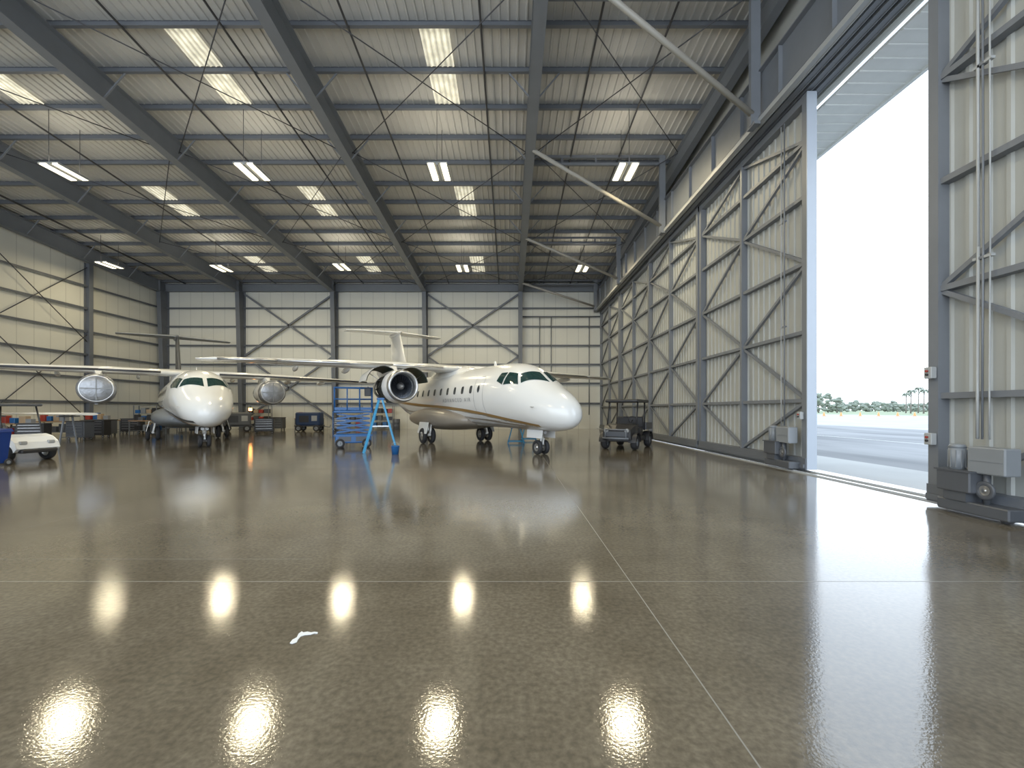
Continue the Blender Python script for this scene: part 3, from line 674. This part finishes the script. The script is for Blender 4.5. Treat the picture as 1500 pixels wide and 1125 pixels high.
# ------------------------------------------------------------------ scissor lift
def scissor(x,y,rot):
    r=empty("scissor_lift",(x,y,0),rot); tag(r,"blue scissor lift with folded arms and railed platform","scissor lift")
    k=MB(); k.bbox((-.75,-.4,.2),(.75,.4,.6),.04); k.box((-.8,-.42,.5),(.8,.42,.56)); k.box((-.6,-.42,.28),(-.1,-.4,.48),1); k.box((.1,-.42,.28),(.6,-.4,.48),1); k.build("chassis",[BLUE,GREYD],r)
    for sx in (-.55,.55):
        for sy in (-.42,.42):
            k=MB(); k.wheel((sx,sy,.2),.2,.14); k.build("wheel",[RUBBER,GREY],r)
    k=MB()
    z=.66
    for i in range(4):
        for sy in (-.3,.3):
            k.bar((-.68,sy,z),(.68,sy,z+.19),.05,.06); k.bar((.68,sy+.06,z),(-.68,sy+.06,z+.19),.05,.06)
        k.cyl((-.68,-.33,z),(-.68,.37,z),.02,n=6); k.cyl((.68,-.33,z),(.68,.37,z),.02,n=6); z+=.205
    k.build("scissor_arms",BLUE,r)
    k=MB(); k.bbox((-.8,-.4,1.52),(.8,.4,1.62),.02)
    k.build("platform",BLUE,r)
    k=MB()
    for sx in (-.78,-.26,.26,.78):
        for sy in (-.38,.38): k.cyl((sx,sy,1.62),(sx,sy,2.62),.025,n=8)
    for z in (2.12,2.62):
        k.tube([(-.78,-.38,z),(.78,-.38,z),(.78,.38,z),(-.78,.38,z),(-.78,-.38,z)],.025,8)
    k.box((-.78,-.39,1.64),(.78,-.37,1.76)); k.box((-.78,.37,1.64),(.78,.39,1.76)); k.box((-.79,-.38,1.64),(-.77,.38,1.76))
    k.build("guard_rail",BLUE,r)
    k=MB(); k.bbox((.45,-.5,2.25),(.72,-.4,2.6),.02); k.cyl((.6,-.45,2.6),(.6,-.45,2.68),.015,n=6); k.build("control_box",BLACK,r)
    k=MB()
    for i in range(4): k.box((-.86,-.18,.5+i*.28),(-.82,.18,.53+i*.28))
    for sy in (-.18,.18): k.cyl((-.84,sy,.4),(-.84,sy,1.6),.012,n=6)
    k.build("access_steps",BLUE,r)
scissor(-6.95,19.4,.35)
def ladder(x,y,rot,h=2.05):
    r=empty("stepladder",(x,y,0),rot); tag(r,"open light blue fibreglass A-frame stepladder","stepladder")
    k=MB()
    for sy in (-1,1): k.bar((-.62,sy*.3,0.01),(-.06,sy*.17,h),.03,.08)
    for i in range(1,7):
        t=i/7; xx=-.62+.56*t; w=.3-.13*t; k.box((xx-.05,-w,h*t-.015),(xx+.06,w,h*t+.015))
    k.build("front_rails",BLUEL,r)
    k=MB()
    for sy in (-1,1): k.bar((.62,sy*.3,0.01),(.06,sy*.17,h),.03,.06)
    for i in (1,3,5):
        t=i/7; xx=.62-.56*t; w=.3-.13*t; k.bar((xx,-w,h*t),(xx,w,h*t),.03,.04)
    k.bar((.6,-.29,.08),(.34,.23,1.0),.02,.03); k.build("rear_rails",BLUEL,r)
    k=MB(); k.bbox((-.14,-.2,h-.02),(.14,.2,h+.06),.01); k.build("top_cap",BLUE,r)
    for sy in (-1,1):
        k=MB(); k.bar((-.34,sy*.235,1.02),(.34,sy*.235,1.02),.01,.025); k.build("spreader",METAL,r)
ladder(-5.0,16.9,.25)
k=MB(); k.revolve([(0,.001),(0,.12),(.3,.155),(.32,.165),(.32,.15),(.02,.11)],(0,0,0),(0,0,1),24)
b_=k.build("bucket",BLUE,loc=(-4.25,16.2,0)); tag(b_,"small blue plastic bucket beside the stepladder","bucket")
k=MB(); k.tube([(-.155,0,.28),(-.12,0,.4),(0,0,.46),(.12,0,.4),(.155,0,.28)],.006,6); k.build("handle",METAL,b_)

# ------------------------------------------------------------------ carts
def utility_cart(x,y,rot):
    r=empty("utility_cart",(x,y,0),rot,1.08); tag(r,"black four-wheel utility cart with roof canopy","utility cart")
    k=MB(); k.bbox((-1.4,-.6,.3),(1.2,.6,.48),.04)
    R=[[(.55,-.6,.45),(.55,.6,.45),(.55,.6,.98),(.55,-.6,.98)],[(.95,-.62,.4),(.95,.62,.4),(.95,.6,.92),(.95,-.6,.92)],[(1.4,-.55,.42),(1.4,.55,.42),(1.36,.52,.78),(1.36,-.52,.78)]]
    k.loft(R,True,0,False,True)
    k.box((1.37,-.45,.52),(1.43,.45,.7),1); k.build("body",[BLACK,GREYD],r)
    for sy in (-.4,.4):
        k=MB(); k.cyl((1.36,sy,.74),(1.43,sy,.74),.08); k.build("headlight",STEEL_L,r)
    k=MB(); k.cyl((1.52,-.5,.45),(1.52,.5,.45),.035); k.tube([(1.5,-.4,.45),(1.5,-.4,.78),(1.5,.4,.78),(1.5,.4,.45)],.025); k.bar((1.3,-.3,.42),(1.52,-.3,.45),.05,.05); k.bar((1.3,.3,.42),(1.52,.3,.45),.05,.05); k.build("bumper",STEEL,r)
    for sx in (-.95,.95):
        for sy in (-.58,.58):
            k=MB(); k.wheel((sx,sy,.29),.29,.22); k.build("wheel",[RUBBER,GREY],r)
            k=MB(); R=[]
            for j in range(9):
                a=pi*j/8; R.append([(sx+.38*math.cos(a),sy-.14,.29+.36*math.sin(a)),(sx+.38*math.cos(a),sy+.14,.29+.36*math.sin(a))])
            k.loft(R,False,0,True,False); k.build("fender",BLACK,r,fixn=False)
    k=MB(); k.bbox((-.35,-.55,.5),(.15,.55,.82),.04); k.bbox((-.42,-.55,.8),(-.3,.55,1.25),.04); k.build("seat",BLACK,r)
    k=MB(); k.box((-1.45,-.62,.72),(-.5,.62,.76)); k.box((-1.45,-.64,.72),(-.5,-.61,1.0)); k.box((-1.45,.61,.72),(-.5,.64,1.0)); k.box((-1.47,-.62,.72),(-1.44,.62,1.0)); k.box((-.52,-.62,.72),(-.49,.62,1.0)); k.build("cargo_bed",GREYD,r)
    for sy in (-.57,.57):
        for (p,q) in (((.75,sy,.9),(.5,sy,1.85)),((-.45,sy,.7),(-.5,sy,1.85))):
            k=MB(); k.cyl(p,q,.03,n=8); k.build("roof_post",BLACK,r)
    k=MB(); k.bbox((-.85,-.66,1.82),(.8,.66,1.94),.05); k.build("roof_canopy",BLACK,r)
    k=MB(); k.cyl((.5,.28,.9),(.25,.28,1.12),.02); k.revolve([(0,.17),(.02,.185),(.04,.17)],(.22,.28,1.12),(-.75,0,.6),20); k.build("steering_wheel",BLACK,r)
utility_cart(5.15,19.2,-pi/2-.55)
def golf_cart(x,y,rot):
    r=empty("golf_cart",(x,y,0),rot); tag(r,"white golf cart with black tyres and flat roof","golf cart")
    k=MB(); P=[(1.18,.32),(1.28,.42),(1.2,.62),(1.0,.78),(.72,.86),(.6,.84),(.52,.42),(-.1,.38),(-.15,.62),(-1.1,.66),(-1.15,.4),(-1.0,.28),(.9,.26)]
    k.loft([[(a,-.56,b) for a,b in P],[(a*.99,-.6,b) for a,b in P],[(a*.99,.6,b) for a,b in P],[(a,.56,b) for a,b in P]],True,0,False,True); k.build("body",CARTW,r)
    for sy in (-.38,.38):
        k=MB(); k.bbox((1.15,sy-.1,.55),(1.24,sy+.1,.66),.02); k.build("headlight",STEEL_L,r)
    k=MB(); k.bbox((1.15,-.5,.28),(1.33,.5,.4),.03); k.build("bumper",BLACK,r)
    for sx in (-.8,.82):
        for sy in (-.56,.56):
            k=MB(); k.wheel((sx,sy,.27),.27,.2); k.build("wheel",[RUBBER,METAL],r)
    k=MB(); k.bbox((-.75,-.55,.66),(-.15,.55,.82),.05); k.hexa([(-.85,-.55,.8),(-.72,-.55,.8),(-.72,.55,.8),(-.85,.55,.8),(-.95,-.55,1.2),(-.85,-.55,1.2),(-.85,.55,1.2),(-.95,.55,1.2)]); k.build("seat",GREYD,r)
    for sy in (-.52,.52):
        for p,q in (((.68,sy,.85),(.42,sy,1.78)),((-1.0,sy,.66),(-.98,sy,1.78))):
            k=MB(); k.cyl(p,q,.025,n=8); k.build("roof_post",BLACK,r)
    k=MB(); k.bbox((-1.1,-.6,1.77),(.6,.6,1.86),.03); k.build("roof_canopy",GREYD,r)
    k=MB(); k.cyl((.55,-.25,.82),(.25,-.25,1.0),.02); k.revolve([(0,.16),(.02,.175),(.04,.16)],(.23,-.25,1.0),(-.75,0,.6),20); k.build("steering_wheel",BLACK,r)
golf_cart(-16.5,14.3,-.12)
def bin_(x,y,m,lb):
    k=MB(); k.loft([[(-.24,-.26,.08),(.24,-.26,.08),(.24,.24,.08),(-.24,.24,.08)],[(-.3,-.33,1.0),(.3,-.33,1.0),(.3,.32,1.0),(-.3,.32,1.0)]],True,0,False,True)
    r=k.build("wheeled_bin",m,loc=(x,y,0)); tag(r,lb,"bin")
    k=MB(); k.hexa([(-.32,-.36,1.0),(.32,-.36,1.0),(.32,.36,1.0),(-.32,.36,1.0),(-.28,-.32,1.05),(.28,-.32,1.05),(.28,.34,1.1),(-.28,.34,1.1)]); k.cyl((-.25,.4,1.02),(.25,.4,1.02),.02); k.build("lid",m,r)
    for sx in (-.28,.28):
        k=MB(); k.wheel((sx,.24,.1),.1,.05,(1,0,0)); k.build("wheel",[RUBBER,GREY],r)
    k=MB(); k.box((-.2,-.31,.02),(.2,-.2,.09)); k.build("foot",m,r)
bin_(-15.2,12.75,BLUEB,"deep blue wheeled plastic bin beside the golf cart")

# ------------------------------------------------------------------ workshop props
def tool_chest(x,y,rot,w=1.1,m=GREYD,lb="dark rolling tool chest with steel drawers"):
    r=empty("tool_chest",(x,y,0),rot); tag(r,lb,"tool chest")
    k=MB(); k.bbox((-w/2,-.28,.14),(w/2,.28,1.0),.02); k.box((-w/2-.02,-.3,1.0),(w/2+.02,.3,1.04),1); k.build("body",[m,BLACK],r)
    for i,(a,b) in enumerate(((.18,.36),(.38,.54),(.56,.7),(.72,.84),(.86,.97))):
        k=MB(); k.box((-w/2+.04,-.305,a),(w/2-.04,-.28,b)); k.box((-w/2+.1,-.325,b-.03),(w/2-.1,-.305,b-.015),1); k.build("drawer",[m,METAL],r)
    for sx in (-w/2+.1,w/2-.1):
        for sy in (-.2,.2):
            k=MB(); k.wheel((sx,sy,.07),.07,.04); k.build("caster",[RUBBER,GREY],r)
    return r
tool_chest(-25.7,27.5,0,1.5,GREYD,"dark rolling tool chest near the cream wall")
tool_chest(-26.4,30.6,.2,1.2,BLACK,"black rolling tool chest near the cream wall")
tool_chest(-22.3,31.5,0,1.3,BLACK,"black rolling tool chest beside the workbench")
tool_chest(-18.9,35.5,0,1.1,GREYD,"dark grey tool chest against the far wall")
tool_chest(-13.0,33.5,.3,1.0,GREYD,"grey rolling tool chest under the wing")
tool_chest(-24.6,26.0,.1,1.2,BLACK,"black rolling tool chest behind the aircraft nose")
tool_chest(-23.6,24.0,-.1,1.1,GREYD,"dark grey rolling tool chest under the engine")
tool_chest(-17.2,30.6,.4,1.2,BLACK,"black rolling tool chest under the aircraft wing")
tool_chest(-22.0,20.2,.3,1.0,BLACK,"black rolling tool chest near the covered engine")
def bench(x,y,rot,w=2.0,lb="steel workbench with wooden top and cluttered shelf"):
    r=empty("workbench",(x,y,0),rot); tag(r,lb,"workbench")
    k=MB(); k.bbox((-w/2,-.38,.88),(w/2,.38,.94),.01); k.build("worktop",WOOD,r)
    for sx in (-w/2+.05,w/2-.05):
        for sy in (-.33,.33):
            k=MB(); k.box((sx-.03,sy-.03,0),(sx+.03,sy+.03,.88)); k.build("leg",STEEL,r)
    k=MB(); k.box((-w/2+.05,-.33,.25),(w/2-.05,.33,.28)); k.build("shelf",STEEL,r)
def carton(x,y,z,sx,sy,sz,m,lb="small storage box on the workshop bench"):
    k=MB(); k.bbox((-sx/2,-sy/2,0),(sx/2,sy/2,sz),.015); k.box((-sx/2+.02,-.02,sz),(sx/2-.02,.02,sz+.004),1)
    tag(k.build("storage_box",[m,STEEL_L],loc=(x,y,z)),lb,"box","storage boxes")
cols=[GREYD,BLACK,TAN,BLACK,RED,GREY,GREYD,BLUE]
for (bx_,by_,n,w) in ((-28.3,27.2,4,2.2),(-24.0,34.2,5,2.4),(-16.8,36.6,4,2.2),(-28.6,22.5,3,2.2),(-28.6,24.8,4,2.2),(-28.3,30.2,4,2.2),(-25.8,33.2,3,2.0),(-24.2,29.2,3,2.0),(-25.9,23.2,4,2.0)):
    bench(bx_,by_,0,w)
    for i in range(n):
        carton(bx_-.8+i*.44,by_+random.uniform(-.1,.15),.94,random.uniform(.25,.38),random.uniform(.2,.3),random.uniform(.15,.55),cols[(i*3+n)%8])
    for i in range(3):
        carton(bx_-.6+i*.6,by_,.28,random.uniform(.35,.5),.35,random.uniform(.3,.5),cols[(i*2+n)%8],"storage box on the lower workbench shelf")
def rack(x,y,rot,w=1.8,h=2.0):
    r=empty("shelf_rack",(x,y,0),rot); tag(r,"grey steel storage rack with parts bins","shelving","storage racks")
    for sx in (-w/2,w/2):
        for sy in (-.25,.25):
            k=MB(); k.box((sx-.025,sy-.025,0),(sx+.025,sy+.025,h)); k.build("upright",STEEL,r)
    for z in (.15,.75,1.35,h-.05):
        k=MB(); k.box((-w/2,-.27,z),(w/2,.27,z+.03)); k.build("shelf",STEEL,r)
    return r
for (x,y) in ((-28.6,34.5),(-26.2,35.8),(-21.2,37.0),(-13.4,36.8),(-10.8,37.1)):
    rack(x,y,0)
    for z in (.18,.78,1.38):
        for i in range(4): carton(x-.66+i*.44,y,z,.36,.42,random.uniform(.25,.45),random.choice(cols),"parts bin on a steel storage rack")
def gpu(x,y,rot,m,lb):
    r=empty("ground_power_cart",(x,y,0),rot); tag(r,lb,"ground equipment")
    k=MB(); k.bbox((-.9,-.5,.45),(.9,.5,1.45),.08); k.box((-.95,-.52,.38),(.95,.52,.46),1); k.box((-.6,-.515,.7),(.1,-.5,1.2),1); k.box((.3,-.515,.8),(.7,-.5,1.2),2); k.build("body",[m,BLACK,STEEL_L],r)
    for sx in (-.65,.65):
        for sy in (-.48,.48):
            k=MB(); k.wheel((sx,sy,.25),.25,.14); k.build("wheel",[RUBBER,GREY],r)
    k=MB(); k.tube([(.9,0,.4),(1.5,0,.3),(1.55,0,.5)],.03); k.build("tow_bar",STEEL,r)
DBLUE=mat("dark_navy_cover",(0.01,0.03,0.09),.5)
gpu(-15.4,33.6,.1,DBLUE,"navy ground power cart parked near the far wall")
gpu(-20.6,33.0,.5,GREYD,"dark ground equipment cart parked by the wing")
gpu(-26.9,21.3,.1,GREYD,"dark ground equipment cart beside the side wall benches")
r=empty("wing_panel_stand",(-20.2,18.4,0)); tag(r,"white aircraft control surface panel resting on trestles","aircraft part")
k=MB(); wingloft(k,[(-2.6,-.5,1.0,1.46,.12),(2.6,-.4,.7,1.52,.1)]); pnl=k.build("panel",WHITE,r); 
pnl.rotation_euler=(0,0,pi/2-.1)
for sx in (-1.6,1.6):
    k=MB(); 
    for sy in (-.4,.4): k.bar((sx,sy,0),(sx,sy*.4,1.42),.05,.05)
    k.bar((sx-.0,-.45,1.38),(sx,.45,1.38),.1,.06); k.bar((sx,-.33,.5),(sx,.33,.5),.04,.04); k.build("trestle",STEEL,r)
def stand(x,y):
    r=empty("wheel_stand",(x,y,0)); tag(r,"small blue tubular support stand under the fuselage","stand","support stands")
    k=MB()
    for sx in (-.4,.4):
        for sy in (-.3,.3): k.tube([(sx,sy,0),(sx*.5,sy*.5,.75)],.025)
    k.tube([(-.4,-.3,.1),(.4,-.3,.1),(.4,.3,.1),(-.4,.3,.1),(-.4,-.3,.1)],.02); k.build("frame",BLUEL,r)
    k=MB(); k.bbox((-.28,-.22,.74),(.28,.22,.8),.01); k.build("top_plate",BLUE,r)
stand(0.3,21.6); stand(1.0,23.4)
k=MB(); k.tube([(-.35,0,0),(0,0,.5),(.35,0,0)],.02); k.tube([(0,.35,0),(0,0,.5),(0,0,1.55)],.02)
r=k.build("work_lamp",STEEL,loc=(-20.4,34.4,0)); tag(r,"orange glowing work lamp on a tripod","lamp")
k=MB(); k.bbox((-.16,-.06,1.55),(.16,.06,1.8),.02); k.box((-.13,-.07,1.58),(.13,-.06,1.77),1); k.build("lamp_head",[BLACK,mat("warm_lamp_glass",(1,.5,.2),.4,emit=(1,.35,.08),estr=25)],r)
for (x,y,m,lb) in ((-9.4,36.2,GREYD,"dark steel drum against the far wall"),(3.0,36.8,GREYD,"grey steel drum against the far wall")):
    k=MB(); k.revolve([(0,.001),(0,.28),(.02,.29),(.28,.285),(.3,.295),(.32,.285),(.58,.285),(.6,.295),(.62,.285),(.86,.29),(.88,.28),(.87,.001)],(0,0,0),(0,0,1),28); tag(k.build("drum",m,loc=(x,y,0)),lb,"drum")
for (x,z,w,h) in ((4.2,1.6,.6,.9),(5.2,1.6,.4,.7)):
    k=MB(); k.bbox((x-w/2,YB-.38,z-h/2),(x+w/2,YB-.2,z+h/2),.02); k.box((x-.02,YB-.4,z-.1),(x+.02,YB-.38,z+.1),1)
    tag(k.build("electrical_panel",[GREY,BLACK]),"grey electrical panel on the far wall","electrical panel","electrical panels")
for i,x in enumerate((2.6,3.6,6.9)):
    k=MB(); k.cyl((x,YB-.24,1.2),(x,YB-.24,9.7),.04,n=8); tag(k.build("wall_pipe",STEEL),"vertical grey pipe on the far wall","pipe","wall pipes")
k=MB(); k.cyl((1.1,YB-.3,9.75),(7.9,YB-.3,9.75),.06,n=8); tag(k.build("wall_pipe",STEEL_D),"long horizontal pipe across the far wall","pipe","wall pipes")
k=MB(); P=[(-.062,-.085),(-.04,-.09),(-.02,-.075),(-.028,-.05),(-.03,-.02),(-.01,-.005),(.03,.0),(.05,.012),(.075,.01),(.07,.022),(.045,.026),(.02,.02),(-.01,.028),(-.035,.02),(-.055,.03),(-.062,.005),(-.05,-.03),(-.066,-.055)]
k.loft([[(a,b*1.4,0.001) for a,b in P],[(a,b*1.4,.005) for a,b in P]],True,0,False,True)
tag(k.build("paper_scrap",PAPER,loc=(-1.5,3.22,0)),"torn white scrap lying on the concrete floor","scrap")

# ------------------------------------------------------------------ world, camera
w=bpy.data.worlds.new("World"); S.world=w; w.use_nodes=True; nt=w.node_tree; bg=nt.nodes["Background"]
tc=nt.nodes.new("ShaderNodeTexCoord"); sp=nt.nodes.new("ShaderNodeSeparateXYZ"); nt.links.new(tc.outputs["Generated"],sp.inputs[0])
cr=nt.nodes.new("ShaderNodeValToRGB"); cr.color_ramp.elements[0].color=(.82,.91,1,1); cr.color_ramp.elements[1].color=(.66,.81,1,1); cr.color_ramp.elements[1].position=.8
nt.links.new(sp.outputs[2],cr.inputs[0]); nt.links.new(cr.outputs[0],bg.inputs[0]); bg.inputs[1].default_value=3.6
S.view_settings.view_transform='Standard'
S.view_settings.exposure=0.1
S.view_settings.gamma=1.08
cam=bpy.data.cameras.new("camera"); co=bpy.data.objects.new("camera",cam); COL.objects.link(co)
co.location=(0,0,CAMZ); co.rotation_euler=(pi/2,0,0); cam.sensor_width=36; cam.clip_end=3000
cam.lens=15.36; cam.shift_x=.002; cam.shift_y=.025
S.camera=co
